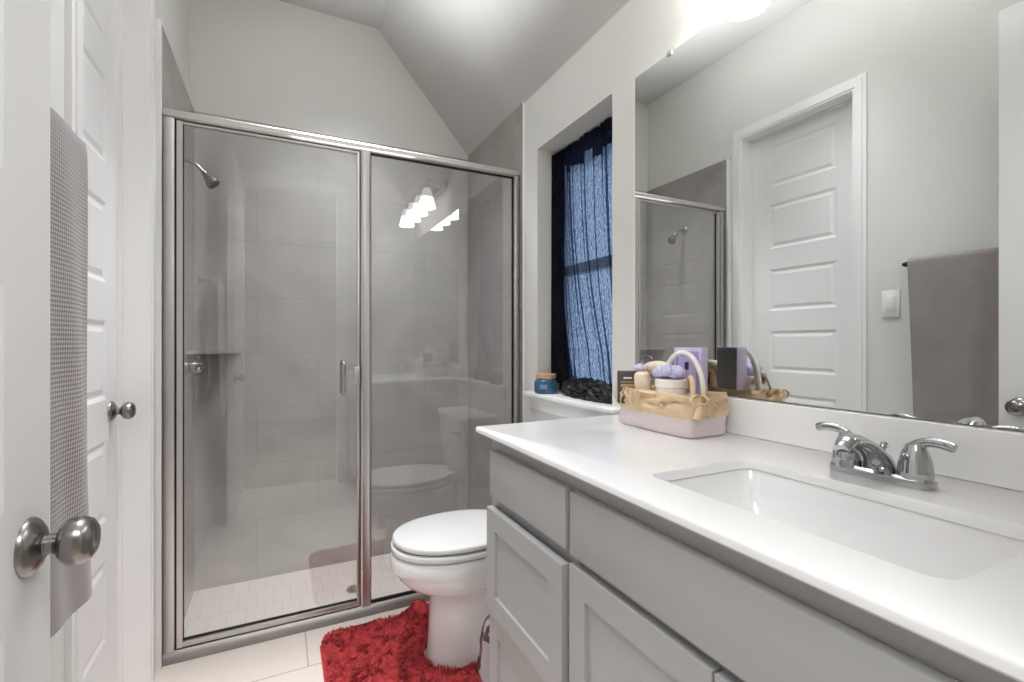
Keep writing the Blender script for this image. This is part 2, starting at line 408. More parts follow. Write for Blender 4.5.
bm = NB(); box(bm, -.52, XL, CY1-.001, CY1+.012, 0, CZ); box(bm, -.52, XL, CY0-.012, CY0+.001, 0, CZ); box(bm, -.52, XL, CY0, CY1, CZ-.001, CZ+.012)
box(bm, -.483, -.471, CY1-.010, CY1, 0, CZ); box(bm, -.483, -.471, CY0, CY0+.010, 0, CZ); box(bm, -.483, -.471, CY0, CY1, CZ-.010, CZ)
struct('trim_3', bm, 'trim', 'white jamb lining of the closet doorway', 'trim')
bm = NB(); casing(bm, 'x', 1, DX0, DX1, DZ, YF); casing(bm, 'x', -1, DX0, DX1, DZ, -.06)
box(bm, DX0, DX0+.012, -.06, YF, 0, DZ); box(bm, DX1-.012, DX1, -.06, YF, 0, DZ); box(bm, DX0, DX1, -.06, YF, DZ-.012, DZ)
struct('trim_4', bm, 'trim', 'white casing of the bathroom doorway', 'trim')
bm = NB(); box(bm, XL, XL+.012, YF, CY0-.062, 0, .12, .003); struct('baseboard_left', bm, 'trim', 'white baseboard under the towel', 'baseboard')
bm = NB(); box(bm, XW-.013, XW, 1.262, 2.076, 0, .12, .003); struct('baseboard_right', bm, 'trim', 'white baseboard behind the toilet', 'baseboard')

# ---------------------------------------------------------------- panelled doors
PANELS = [(.25, .505), (.625, .875), (1.0, 1.245), (1.362, 1.612), (1.732, 2.000), (2.1, 2.345)]
def panel_slab(x_face, t, y0, y1, z0, z1, stile, panels, steps):
    """slab facing +x with recessed panels on its +x face"""
    bm = NB()
    def q(pts): bm.faces.new([bm.verts.new(p) for p in pts])
    X = x_face
    def R(x, ya, yb, za, zb): q([(x, ya, za), (x, yb, za), (x, yb, zb), (x, ya, zb)])
    R(X, y0, y0+stile, z0, z1); R(X, y1-stile, y1, z0, z1)
    zs = [z0]+[z for p in panels for z in p]+[z1]
    for i in range(0, len(zs), 2): R(X, y0+stile, y1-stile, zs[i], zs[i+1])
    for za, zb in panels:
        prev = (0, 0)
        ya, yb = y0+stile, y1-stile
        def ring(o): return [(ya+o[0], za+o[0]), (yb-o[0], za+o[0]), (yb-o[0], zb-o[0]), (ya+o[0], zb-o[0])]
        for st in steps:
            A, B = ring(prev), ring(st)
            for i in range(4):
                j = (i+1) % 4
                q([(X+prev[1], *A[i]), (X+prev[1], *A[j]), (X+st[1], *B[j]), (X+st[1], *B[i])])
            prev = st
        q([(X+prev[1], *p) for p in ring(prev)])
    Xb = x_face-t
    R(Xb, y0, y1, z0, z1)
    q([(X, y0, z0), (X, y0, z1), (Xb, y0, z1), (Xb, y0, z0)]); q([(X, y1, z0), (X, y1, z1), (Xb, y1, z1), (Xb, y1, z0)])
    q([(X, y0, z1), (X, y1, z1), (Xb, y1, z1), (Xb, y0, z1)]); q([(X, y0, z0), (X, y1, z0), (Xb, y1, z0), (Xb, y0, z0)])
    bmesh.ops.remove_doubles(bm, verts=bm.verts, dist=1e-5)
    return bm
DSTEPS = [(.004, -.001), (.014, -.0045), (.020, -.0045), (.036, -.001)]
def door_knob(parent, x, y, z):
    bm = NB(); lathe(bm, [(.0335, 0), (.0335, .002), (.031, .006), (.024, .011), (.017, .014), (.0125, .0155), (.0125, .017)], (x, y, z), (1,0,0), 40)
    r = obj('rosette', bm, 'knobm', parent, label='round satin nickel rosette')
    bm = NB(); lathe(bm, [(.0115, .0), (.0115, .026)], (x+.012, y, z), (1,0,0), 24, True, True)
    lathe(bm, [(.0125, .024), (.014, .027), (.0205, .030), (.0258, .036), (.0278, .043), (.0272, .050), (.0235, .057), (.0165, .0615), (.009, .063), (.0001, .0635)], (x, y, z), (1,0,0), 40)
    obj('knob', bm, 'knobm', parent, label='round satin nickel door knob')
d1 = sthing('door_1', 'open white panelled entry door with a large satin nickel knob', 'door', (-.26, .085, 0))
bm = panel_slab(-.26, .035, .085, .796, .01, 2.415, .112, PANELS, DSTEPS); obj('door_slab', bm, 'door', d1, False)
door_knob(d1, -.26, .737, .943)
bm = NB()
for z in (.25, 1.2, 2.2): lathe(bm, [(.006, -.045), (.006, .045)], (-.268, .074, z), n=12); box(bm, -.296, -.270, .078, .0845, z-.045, z+.045)
obj('hinge', bm, 'knobm', d1)
d2 = sthing('door_2', 'closed white panelled closet door with a small round knob beside the shower', 'door', (-.483, 1.68, 0))
bm = panel_slab(-.483, .035, CY0+.003, CY1-.003, .012, CZ-.004, .118, PANELS, DSTEPS); obj('door_slab', bm, 'door', d2, False)
door_knob(d2, -.483, 1.925, .957)

# ---------------------------------------------------------------- window
wn = sthing('window_1', 'white framed sash window with obscure glass behind a navy curtain', 'window', (1.2, 1.66, .95))
bm = NB(); fx0, fx1 = 1.205, 1.245
box(bm, fx0, fx1, WY0, WY0+.035, .945, WZ1, .003); box(bm, fx0, fx1, WY1-.035, WY1, .945, WZ1, .003)
box(bm, fx0, fx1, WY0, WY1, WZ1-.035, WZ1, .003); box(bm, fx0, fx1, WY0, WY1, .945, .985, .003)
obj('window_frame', bm, 'trim', wn)
bm = NB(); box(bm, fx0-.008, fx1, WY0+.03, WY1-.03, 1.485, 1.53, .003); obj('meeting_rail', bm, 'trim', wn)
for a, b, nm in ((.985, 1.485, 'pane'), (1.53, WZ1-.035, 'pane')):
    bm = NB(); box(bm, fx0+.018, fx0+.022, WY0+.035, WY1-.035, a, b); obj(nm, bm, 'obscure', wn, False)
# stool and apron
bm = NB(); box(bm, XW-.0005, fx0, WY0, WY1, WZ0, .945, .0); box(bm, 1.040, XW+.002, 1.325, 2.012, .925, .945, .005, 3)
box(bm, XW-.018, XW, 1.345, 1.995, .865, .925, .004)
obj('window_sill', bm, 'trim', wn, label='white painted window sill and apron')

# ---------------------------------------------------------------- curtain
cr = thing('curtain', 'sheer navy black curtain bunched up on the window sill', 'curtain', (1.16, 1.66, 2.045))
FOLDS = [0, .10, .16, .27, .33, .44, .55, .60, .71, .76, .80, .835, .87, .90, .93, .96, .98, 1.0]
def curtain_pt(u, s, dx=0.0):
    z = 2.066 - s*1.075
    k = 0
    while k < len(FOLDS)-2 and u > FOLDS[k+1]: k += 1
    wl = FOLDS[k+1]-FOLDS[k]; ph = (u-FOLDS[k])/wl
    y = 1.392+u*.547
    q = (ph-.62)/.38
    x = 1.178
    if q > 0:      # a narrow pleat folded back on itself
        y -= wl*.547*.15*math.sin(2*PI*q)*(1-.15*s); x += -.0065*math.sin(PI*q)
    x += .003*math.sin(k*2.1+s*3)+.004*math.sin(PI*ph)
    pull = .27*s**2.2*math.sin(PI*min(1, u*1.0))**.9
    y -= pull*(.35+.65*u)
    y += .005*math.sin(s*4+k)*math.sin(PI*u)
    x += -.012*s-.14*max(0, s-.86)*(u < .85)+dx
    return Vector((x, min(max(y, 1.3905), 1.9405), z))
bm = NB(); NU, NS = 330, 60
rows = [[bm.verts.new(curtain_pt(i/NU, j/NS)) for i in range(NU+1)] for j in range(NS+1)]
for j in range(NS):
    for i in range(NU): bm.faces.new((rows[j][i], rows[j][i+1], rows[j+1][i+1], rows[j+1][i]))
obj('curtain_cloth', bm, 'sheer', cr)
# stacked edge of the cloth against the far side of the recess: several gathered layers
bm = NB()
for lay in range(4):
    rws = []
    for j in range(41):
        s = j/40; row = []
        for i in range(21):
            t = i/20; wdt = .086+.085*s**3+.012*math.sin(s*7+lay)
            row.append(bm.verts.new((1.172-.004*lay+.005*math.cos(t*14+lay*1.7)-.004*s, 1.940-t*wdt*(1-.14*lay), 2.060-s*1.07)))
        rws.append(row)
    for j in range(40):
        for i in range(20): bm.faces.new((rws[j][i], rws[j][i+1], rws[j+1][i+1], rws[j+1][i]))
obj('gathered_edge', bm, 'sheer_dark', cr, label='dark gathered edge of the curtain')
bm = NB(); N2 = 330   # rod pocket / doubled heading
rows = []
for j in range(7):
    s = j/6*.085; row = []
    for i in range(N2+1):
        u = i/N2; k = sum(1 for f in FOLDS[1:-1] if u > f); depth = (.8+.55*abs(math.sin(k*1.9)))
        row.append(bm.verts.new(curtain_pt(u, s*depth, -.004)))
    rows.append(row)
for j in range(6):
    for i in range(N2): bm.faces.new((rows[j][i], rows[j][i+1], rows[j+1][i+1], rows[j+1][i]))
obj('heading', bm, 'sheer_dark', cr, label='dark doubled heading of the curtain')
bm = NB(); rnd = random.Random(3)   # cloth heaped on the sill
b2 = bmesh.new(); bmesh.ops.create_icosphere(b2, subdivisions=5, radius=1)
for v in b2.verts:
    p = v.co.copy(); q = Vector((p.x*1.5, p.y*7, p.z*1.5))
    rid = 1-abs(noise.noise(q*1.1+Vector((3, 0, 0))))*2; rid2 = 1-abs(noise.noise(q*2.6+Vector((0, 5, 0))))*2
    d = .80+.30*rid+.16*rid2
    yy = 1.604+.214*p.y
    v.co = Vector((1.148+p.x*.052*d, yy, max(.9462, .966+p.z*.055*d+.008*p.y)))
merge(bm, b2)
obj('heaped_hem', bm, 'black_fabric', cr, label='black cloth crumpled on the sill')
rd = thing('curtain_rod', 'thin dark tension rod at the top of the window recess', 'curtain rod', (1.19, 1.66, 2.05))
bm = NB(); tube(bm, [(1.192, WY0+.001, 2.05), (1.192, WY1-.001, 2.05)], .005, 12); obj('rod', bm, 'darkmetal', rd)
for y in (WY0+.001, WY1-.007):
    bm = NB(); lathe(bm, [(.008, 0), (.008, .006)], (1.192, y, 2.05), (0,1,0), 16); obj('rubber_end', bm, 'gasket', rd)

# candle jar on the sill
jar = thing('candle_jar', 'blue glass candle jar with wooden lid on the window sill', 'candle', (1.098, 1.884, .945))
jx, jy = 1.094, 1.882
bm = NB(); lathe(bm, [(.047, 0), (.052, .004), (.0535, .015), (.0535, .045), (.052, .055), (.046, .062), (.0445, .066), (.041, .066), (.041, .05), (.001, .05)], (jx, jy, .9455), n=40)
obj('jar', bm, 'blueglass', jar)
bm = NB(); lathe(bm, [(.0455, 0), (.0475, .002), (.0475, .018), (.046, .020), (.001, .020)], (jx, jy, 1.0125), n=40)
obj('lid', bm, 'wood', jar, label='round wooden lid')
bm = NB()
for i in range(9):
    a0 = math.radians(-150+i*4); a1 = math.radians(-150+(i+1)*4)
    q = [(jx+.0545*math.cos(a), jy+.0545*math.sin(a), z) for a, z in ((a0, .968), (a1, .968), (a1, .988), (a0, .988))]
    bm.faces.new([bm.verts.new(p) for p in q])
obj('label', bm, simple('jar_label', '#6f8ba6', .5), jar, label='pale blue paper label')

# ---------------------------------------------------------------- shower enclosure
en = thing('shower_enclosure', 'framed clear glass shower enclosure in satin nickel with pivot door', 'shower enclosure', (.35, YS, 0))
bm = NB()
loft(bm, [[Vector((x, y, z)) for y, z in ((YS, 2.006), (YS-.005, 2.010), (YS-.005, 2.028), (YS, 2.034), (YS+.035, 2.034), (YS+.042, 2.028), (YS+.042, 2.002), (YS+.01, 2.002))] for x in (-.382, XR-.001)])
obj('header_rail', bm, 'frame', en)
bm = NB()
loft(bm, [[Vector((x, y, z)) for y, z in ((YS-.012, .001), (YS-.012, .010), (YS-.002, .034), (YS+.006, .040), (YS+.036, .040), (YS+.044, .03), (YS+.044, .001))] for x in (-.382, XR-.001)])
obj('bottom_track', bm, 'track', en)
bm = NB(); box(bm, -.3825, -.3465, YS-.002, YS+.038, .036, 2.004, .003); obj('wall_channel', bm, 'frame', en)
bm = NB(); box(bm, -.3465, -.3405, YS+.006, YS+.034, .038, 2.004); obj('hinge_gasket', bm, 'gasket', en, False, label='black seal at the hinge side')
bm = NB(); box(bm, 1.051, 1.0752, YS-.002, YS+.038, .036, 2.004, .003); obj('wall_channel', bm, 'frame', en)
bm = NB(); lp = []
for z in (.036, 2.004):
    lp.append([Vector((x, y, z)) for x, y in ((.315, YS+.030), (.315, YS+.004), (.322, YS-.002), (.328, YS), (.344, YS), (.350, YS-.002), (.357, YS+.004), (.357, YS+.030))])
loft(bm, lp); obj('centre_post', bm, 'frame', en)
gy = YS+.020
bm = NB()   # gasket around the fixed panel
box(bm, .357, .3605, gy-.007, gy+.007, .040, 2.003); box(bm, 1.0465, 1.051, gy-.007, gy+.007, .040, 2.003)
box(bm, .357, 1.050, gy-.007, gy+.007, 1.996, 2.003); box(bm, .357, 1.050, gy-.007, gy+.007, .040, .049)
obj('panel_gasket', bm, 'gasket', en, False, label='black seal around the fixed pane')
bm = NB(); box(bm, .358, 1.0475, gy-.0025, gy+.0025, .043, 2.000); obj('fixed_pane', bm, 'glass', en, False, label='clear fixed glass pane')
# door leaf
bm = NB()
loft(bm, [[Vector(p) for p in rr] for rr in ([(-.3405, YS+.002, .046), (-.3225, YS+.002, .046), (-.3225, YS+.03, .046), (-.3405, YS+.03, .046)], [(-.3405, YS+.002, 1.998), (-.3225, YS+.002, 1.998), (-.3225, YS+.03, 1.998), (-.3405, YS+.03, 1.998)])])
box(bm, -.3225, .306, YS+.002, YS+.03, .046, .066, .002); box(bm, -.3225, .306, YS+.008, YS+.03, 1.990, 1.998, .001)
box(bm, .301, .310, YS+.006, YS+.03, .046, 1.998, .001)
dl = obj('door_leaf', bm, 'frame', en)
bm = NB(); box(bm, -.3235, -.3205, gy-.006, gy+.006, .064, 1.992); box(bm, -.3225, .303, gy-.006, gy+.006, .0655, .0700)
box(bm, .310, .3155, gy-.006, gy+.012, .040, 2.003); box(bm, -.34, .31, gy-.010, gy+.010, .0400, .0462)
obj('door_seal', bm, 'gasket', dl, False, label='black rubber door seal')
bm = NB(); box(bm, -.322, .302, gy-.0025, gy+.0025, .067, 1.991); obj('door_pane', bm, 'glass', dl, False, label='clear glass of the shower door')
bm = NB()
for sgn in (-1, 1):
    hx, hz0, hz1 = .243, .955, 1.100; o = .042
    pts = [(hx, gy+sgn*.003, hz0+.010), (hx, gy+sgn*(o-.012), hz0+.008), (hx, gy+sgn*o, hz0+.024), (hx, gy+sgn*o, hz1-.024), (hx, gy+sgn*(o-.012), hz1-.008), (hx, gy+sgn*.003, hz1-.010)]
    tube(bm, smoothpath(pts, 6), .0075, 14, up=(1,0,0))
    for z in (hz0+.010, hz1-.010): lathe(bm, [(.011, 0), (.011, .003)], (hx, gy+sgn*.0028 if sgn > 0 else gy-.0058, z), (0,1,0), 20)
obj('pull_handle', bm, 'chrome', dl, label='small vertical pull handle')
bm = NB(); box(bm, .286, .3095, YS-.006, YS+.003, 1.000, 1.072, .002); obj('strike_plate', bm, 'frame', dl)

# shower head, valve and corner shelf
sh = thing('showerhead', 'satin nickel shower head on a bent arm high on the tile', 'shower head', (-.383, 2.45, 1.955))
Y0 = 2.45
bm = NB(); lathe(bm, [(.028, 0), (.028, .003), (.018, .010), (.011, .012)], (-.383, Y0, 1.955), (1,0,0), 28); obj('flange', bm, 'nickel', sh)
bm = NB(); tube(bm, smoothpath([(-.380, Y0, 1.955), (-.350, Y0, 1.957), (-.322, Y0, 1.945), (-.292, Y0, 1.912)], 8), .0075, 14); obj('arm', bm, 'knobm', sh)
bm = NB(); ax = Vector((.62, -.05, -.78)).normalized()
lathe(bm, [(.009, 0), (.013, .005), (.013, .012), (.012, .016), (.017, .026), (.025, .046), (.029, .062), (.028, .065), (.025, .064)], (-.298, Y0, 1.921), ax, 32, True, True)
hd = obj('spray_head', bm, 'knobm', sh)
bm = NB(); lathe(bm, [(.0245, .0645), (.0245, .0662)], (-.296, Y0, 1.917), ax, 32); obj('spray_face', bm, 'gasket', hd, label='dark face of the shower head')
vl = thing('shower_valve', 'chrome shower valve with round knob below the corner shelf', 'shower valve', (-.383, 2.46, 1.068))
bm = NB(); lathe(bm, [(.075, 0), (.075, .002), (.068, .007), (.030, .012), (.026, .014), (.026, .030)], (-.383, 2.46, 1.068), (1,0,0), 40); obj('escutcheon', bm, 'chrome', vl)
bm = NB(); lathe(bm, [(.018, .028), (.024, .040), (.027, .060), (.026, .078), (.018, .086), (.0001, .088)], (-.383, 2.46, 1.068), (1,0,0), 32)
tube(bm, [(-.318, 2.46, 1.068), (-.312, 2.43, 1.063), (-.308, 2.40, 1.058)], [.010, .008, .006], 12); obj('valve_handle', bm, 'chrome', vl)
shf = NB(); n = 14; tri = [(-.383, YB-.004)]
for i in range(n+1):
    a = i/n; tri.append((-.383+.205*(1-a)**1.0, YB-.004-.205*a))
loft(shf, [[Vector((x, y, z)) for x, y in tri] for z in (1.120, 1.138)])
tag(obj('corner_shelf', shf, 'tileside', smooth=False, origin=(-.383, YB, 1.12)), 'triangular tile corner shelf above the shower valve', 'shelf')

# ---------------------------------------------------------------- toilet
tl = thing('toilet', 'white elongated toilet with closed lid between vanity and shower', 'toilet', (.65, 1.70, 0))
TY = 1.722
def egg(xf, xb, hw, z, xc=None, n=48, p=2.15, yc=TY):
    xc = xc if xc is not None else xf+(xb-xf)*.55
    out = []
    for i in range(n):
        t = 2*PI*i/n; cx, sy = math.cos(t), math.sin(t)
        ex = 2/p; px = math.copysign(abs(cx)**ex, cx); py = math.copysign(abs(sy)**ex, sy)
        out.append(Vector((xc+(px*(xb-xc) if px > 0 else px*(xc-xf)), yc+py*hw, z)))
    return out
bm = NB()
L = [(.493, .90, .104, 0, .66), (.491, .90, .106, .010, .66), (.495, .90, .103, .03, .66), (.500, .90, .101, .10, .66), (.504, .90, .102, .18, .66), (.506, .89, .104, .255, .66),
     (.498, .88, .110, .265, .66), (.478, .88, .124, .270, .64), (.446, .88, .142, .281, .64), (.410, .88, .161, .302, .63), (.386, .88, .171, .328, .62), (.374, .88, .176, .352, .62), (.372, .88, .177, .356, .62), (.362, .88, .181, .362, .62), (.359, .88, .182, .392, .62), (.362, .88, .180, .408, .62), (.368, .875, .175, .414, .62)]
loft(bm, [egg(a, b, c, d, e) for a, b, c, d, e in L])
obj('bowl', bm, 'porcelain', tl, angle=50)
def slab(xf, xb, hw, z0, z1, r, crown=0.0, xc=.62):
    b = NB(); ls = []
    for k in range(5):
        a = k/4*PI/2; ls.append(egg(xf+r*(1-math.sin(a)), xb-r*(1-math.sin(a)), hw-r*(1-math.sin(a)), z0+r*(1-math.cos(a)), xc))
    for k in range(5):
        a = k/4*PI/2; ls.append(egg(xf+r*(1-math.cos(a)), xb-r*(1-math.cos(a)), hw-r*(1-math.cos(a)), z1-r*(1-math.sin(a)), xc))
    if crown:
        for f in (.8, .55, .3, .08):
            m_ = f; ls.append([Vector((xc+(p.x-xc)*m_, TY+(p.y-TY)*m_, z1+crown*(1-m_**2))) for p in egg(xf+r, xb-r, hw-r, z1, xc)])
    loft(b, ls); return b
obj('seat', slab(.362, .855, .186, .420, .443, .008), 'plastic', tl, angle=50)
obj('lid', slab(.368, .860, .184, .449, .470, .009, .006), 'plastic', tl, angle=50)
for a in (-.085, .045):
    bm = NB(); box(bm, .835, .875, TY+a, TY+a+.04, .42, .468, .006); obj('seat_hinge', bm, 'plastic', tl)
bm = NB(); loft(bm, [rrect(x0, 1.055, TY-h, TY+h, .03, z) for x0, h, z in ((.90, .175, .40), (.885, .19, .44), (.868, .215, .60), (.862, .222, .745))]); obj('tank', bm, 'porcelain', tl)
bm = NB(); loft(bm, [rrect(x0, x1, TY-h, TY+h, .03, z) for x0, x1, h, z in ((.860, 1.058, .226, .745), (.853, 1.062, .232, .750), (.853, 1.062, .232, .772), (.860, 1.055, .225, .781))]); obj('tank_lid', bm, 'porcelain', tl)
bm = NB(); lathe(bm, [(.012, 0), (.012, .01)], (.866, TY+.16, .69), (-1,0,0), 20); tube(bm, [(.852, TY+.16, .69), (.846, TY+.12, .687), (.845, TY+.08, .683)], [.006, .006, .008], 12); obj('flush_lever', bm, 'chrome', tl)

# ---------------------------------------------------------------- red contour rug
def rug_inside(x, y):
    # main mat and two lobes either side of the pedestal
    def rr(x, y, x0, x1, y0, y1, r):
        if not (x0 <= x <= x1 and y0 <= y <= y1): return False
        cx = min(max(x, x0+r), x1-r); cy = min(max(y, y0+r), y1-r)
        return (x-cx)**2+(y-cy)**2 <= r*r
    body = rr(x, y, .145, .64, 1.43, 2.035, .075)
    if not body: return False
    hx = (x-.60)/.117; hy = (y-TY)/.115
    if x > .60: return abs(y-TY) > .115
    return hx*hx+hy*hy > 1
bm = NB(); g = .012; pts = {}
nx = int(.52/g)+1; ny = int(.70/g)+1
def rug_h(x, y):
    h = .016+.005*noise.noise(Vector((x*14, y*14, 0)))
    if y > 1.86 and x > .40: h += .085*math.exp(-(((x-.535)/.045)**2+((y-2.01)/.045)**2))
    return h
for i in range(nx):
    for j in range(ny):
        x, y = .14+i*g, 1.355+j*g
        if rug_inside(x+g/2, y+g/2):
            for (a, b) in ((i, j), (i+1, j), (i+1, j+1), (i, j+1)):
                if (a, b) not in pts:
                    X, Y = .14+a*g, 1.355+b*g
                    pts[(a, b)] = bm.verts.new((X, Y, rug_h(X, Y)*.7))
            bm.faces.new([pts[q] for q in ((i, j), (i+1, j), (i+1, j+1), (i, j+1))])
r_ = bmesh.ops.extrude_face_region(bm, geom=list(bm.faces)); 
for v in [q for q in r_['geom'] if isinstance(q, bmesh.types.BMVert)]: v.co.z = .001
rnd = random.Random(11)
for k in range(19000):
    x = rnd.uniform(.145, .64); y = rnd.uniform(1.43, 2.035)
    if not rug_inside(x, y): continue
    z = rug_h(x, y)*.6
    fl = noise.noise(Vector((x*26, y*26, 3.3)))*PI*2+rnd.uniform(-.7, .7)
    ln = rnd.uniform(.011, .019); lean = .5+.7*noise.noise(Vector((x*45, y*45, 8)))
    d = Vector((math.cos(fl)*lean, math.sin(fl)*lean, 1)).normalized(); wv = Vector((-d.y, d.x, 0)).normalized()*.0022
    if wv.length < 1e-5: wv = Vector((.002, 0, 0))
    p0 = Vector((x, y, z)); p1 = p0+d*ln*.6; p2 = p0+d*ln+Vector((d.x, d.y, -.2))*.003
    fr = d.cross(wv).normalized()*.0016
    a = [bm.verts.new(p) for p in (p0+wv, p0-wv, p0+fr)]; b = [bm.verts.new(p) for p in (p1+wv, p1-wv, p1+fr)]; c = bm.verts.new(p2)
    for q in range(3):
        r2 = (q+1) % 3; bm.faces.new((a[q], a[r2], b[r2], b[q])); bm.faces.new((b[q], b[r2], c))
tag(obj('bath_rug', bm, 'rug', origin=(.4, 1.7, 0)), 'red shaggy contour rug curled around the foot of the toilet', 'rug')

# ---------------------------------------------------------------- bag between vanity and toilet
bg = NB(); ls = []
for k in range(15):
    t = k/14; z = .004+.365*t
    R = .060+.068*math.sin(PI*min(1, max(0, t-.1)*1.02))**.8-.03*max(0, t-.85)*4
    ls.append([Vector((.668+R*math.cos(a)*(1+.12*noise.noise(Vector((math.cos(a)*3, math.sin(a)*3, t*5)))), 1.322+R*.72*math.sin(a)*(1+.15*noise.noise(Vector((math.cos(a)*3+9, math.sin(a)*3, t*5)))), z)) for a in [2*PI*i/36 for i in range(36)]])
loft(bg, ls)
tag(obj('plastic_bag', bg, 'bag', origin=(.68, 1.322, 0), angle=60), 'crumpled mauve bag with dark print tucked between vanity and toilet', 'bag')

# ---------------------------------------------------------------- vanity
vn = thing('vanity_cabinet', 'light grey shaker vanity cabinet with drawers and doors', 'cabinet', (.8, .64, 0))
VX, VF = .535, .515; VY0, VY1 = .064, 1.218
bm = NB(); 
box(bm, VX, VX+.019, VY0, VY1, .10, .921); box(bm, VX+.019, XW-.002, VY1-.018, VY1, 0, .921); box(bm, VX+.019, XW-.002, VY0, VY0+.018, 0, .921)
box(bm, VX+.019, XW-.012, VY0+.018, VY1-.018, .10, .118); box(bm, XW-.012, XW-.002, VY0+.018, VY1-.018, .10, .921)
obj('carcass', bm, 'cab', vn, False)
bm = NB(); box(bm, VX+.065, VX+.08, VY0+.018, VY1-.018, 0, .10); obj('toe_kick', bm, 'toe', vn, False)
def front(y0, y1, z0, z1, shaker, name, VF=VF):
    if not shaker:
        b = NB(); box(b, VF, VX-.0008, y0, y1, z0, z1, .0025); return obj(name, b, 'cab', vn)
    b = panel_slab(-VF, .0197, y0, y1, z0, z1, .052, [(z0+.052, z1-.052)], [(.0008, -.0062), (.0016, -.007)])
    for v in b.verts: v.co.x = -v.co.x
    return obj(name, b, 'cab', vn, False)
front(.810, 1.191, .763, .884, False, 'drawer_front')
d_open = front(.808, 1.190, .457, .733, True, 'drawer_front', .506); d_open['label'] = 'shaker drawer front standing slightly open'
bm = NB(); box(bm, .5258, .60, .825, 1.175, .50, .70); obj('drawer_box', bm, 'cab', d_open, False)
front(.810, 1.191, .160, .450, True, 'drawer_front')
front(.100, .794, .760, .884, False, 'false_front')
front(.450, .794, .140, .742, True, 'door')
front(.100, .445, .140, .742, True, 'door')

ct = thing('countertop', 'white cultured marble countertop with backsplash', 'countertop', (.8, .64, .922))
SX0, SX1, SY0, SY1 = .598, .866, .232, .664
def hole_slab():
    bm = NB(); x0, x1, y0, y1 = .498, XW-.001, YF+.001, 1.257; T = CT; B = .922; r = .006
    inner = rrect(SX0, SX1, SY0, SY1, .028, T, 6)
    outer = rrect(x0+r, x1-r, y0+r, y1-r, .003, T, 6)
    # connect corresponding corners (same count)
    def ringloop(e, z): return rrect(x0+e, x1-e, y0+e, y1-e, .003+max(0, r-e), z, 6)
    hole_loops = [rrect(SX0+.001, SX1-.001, SY0+.001, SY1-.001, .028, B, 6), rrect(SX0+.000, SX1, SY0, SY1, .028, T-.003, 6), rrect(SX0-.002, SX1+.002, SY0-.002, SY1+.002, .029, T, 6)]
    outs = [ringloop(r, T), ringloop(r*.4, T-r*.2), ringloop(0, T-r*.8), ringloop(0, B+.005), ringloop(.003, B+.0015), ringloop(.006, B)]
    loft(bm, hole_loops+outs+[hole_loops[0]], False, False)
    bmesh.ops.remove_doubles(bm, verts=bm.verts, dist=1e-6)
    return bm
obj('slab', hole_slab(), 'counter', ct, angle=40)
bm = NB(); box(bm, XR-.016, XW-.001, YF+.001, 1.257, CT+.0002, 1.033, .003, 3); obj('backsplash', bm, 'counter', ct)

sk = thing('sink', 'white rectangular undermount sink basin below the faucet', 'sink', (.73, .448, .92))
bm = NB()
def bas(e, z, r=.03, ex=0): return rrect(SX0+e, SX1-e, SY0+e+ex, SY1-e-ex, r, z, 6)
inn = [bas(-.004, .9215), bas(-.001, .918), bas(.004, .88), bas(.012, .83, .035, .015), bas(.028, .805, .04, .04), bas(.055, .797, .04, .08), bas(.10, .794, .02, .12)]
outr = [bas(.09, .780, .03, .11), bas(.02, .788, .045, .035), bas(.0, .82, .04, .01), bas(-.014, .905, .035), bas(-.022, .912, .035), bas(-.022, .9215, .035)]
loft(bm, inn, False, True); loft(bm, outr, True, False); loft(bm, [outr[-1], inn[0]], False, False)
bmesh.ops.remove_doubles(bm, verts=bm.verts, dist=1e-6)
obj('basin', bm, 'basin', sk, angle=50)
bm = NB(); lathe(bm, [(.024, 0), (.024, .003), (.019, .004), (.017, .002), (.015, .006), (.0001, .008)], (.76, .448, .7945), n=28); obj('drain_stopper', bm, 'chrome', sk)

# ---------------------------------------------------------------- faucet
fa = thing('faucet', 'chrome two handle centerset faucet behind the sink', 'faucet', (.948, .467, CT))
FX, FY = .950, .467
def stadium(hw, hl, z, n=40):
    out = []
    for i in range(n):
        t = 2*PI*i/n; out.append(Vector((FX+hw*math.cos(t), FY+(hl-hw)*(1 if math.sin(t) >= 0 else -1)+hw*math.sin(t), z)))
    return out
bm = NB(); loft(bm, [stadium(.0255, .080, CT+.0003), stadium(.0265, .081, CT+.004), stadium(.0255, .080, CT+.013), stadium(.022, .076, CT+.017)]); obj('base_plate', bm, 'chrome', fa)
for s in (-1, 1):
    hy = FY+s*.0525
    bm = NB(); lathe(bm, [(.0245, .012), (.0245, .022), (.0250, .024), (.0240, .027), (.0235, .034), (.0220, .043), (.0190, .054), (.0150, .064), (.012, .070)], (FX, hy, CT), n=32)
    hnd = obj('handle_hub', bm, 'chrome', fa)
    bm = NB(); tip = Vector((FX-.004, hy+s*.053, CT+.073))
    P = smoothpath([(FX, hy-s*.006, CT+.050), (FX, hy-s*.002, CT+.062), (FX, hy+s*.012, CT+.074), (FX-.002, hy+s*.034, CT+.077), tip], 6)
    tube(bm, P, interp([.0125, .0125, .0100, .0078, .0080, .0086, .0074], len(P)), 16, flat=.85, up=(1,0,0)); obj('lever', bm, 'chrome', hnd)
bm = NB()
P = smoothpath([(FX+.004, FY, CT+.008), (FX-.004, FY, CT+.030), (FX-.030, FY, CT+.053), (FX-.066, FY, CT+.069), (FX-.096, FY, CT+.072), (FX-.114, FY, CT+.061)], 6)
tube(bm, P, interp([.028, .024, .0185, .0155, .0150, .0150, .0130], len(P)), 20, flat=.8, up=(1,0,0)); sp = obj('spout', bm, 'chrome', fa, angle=60)
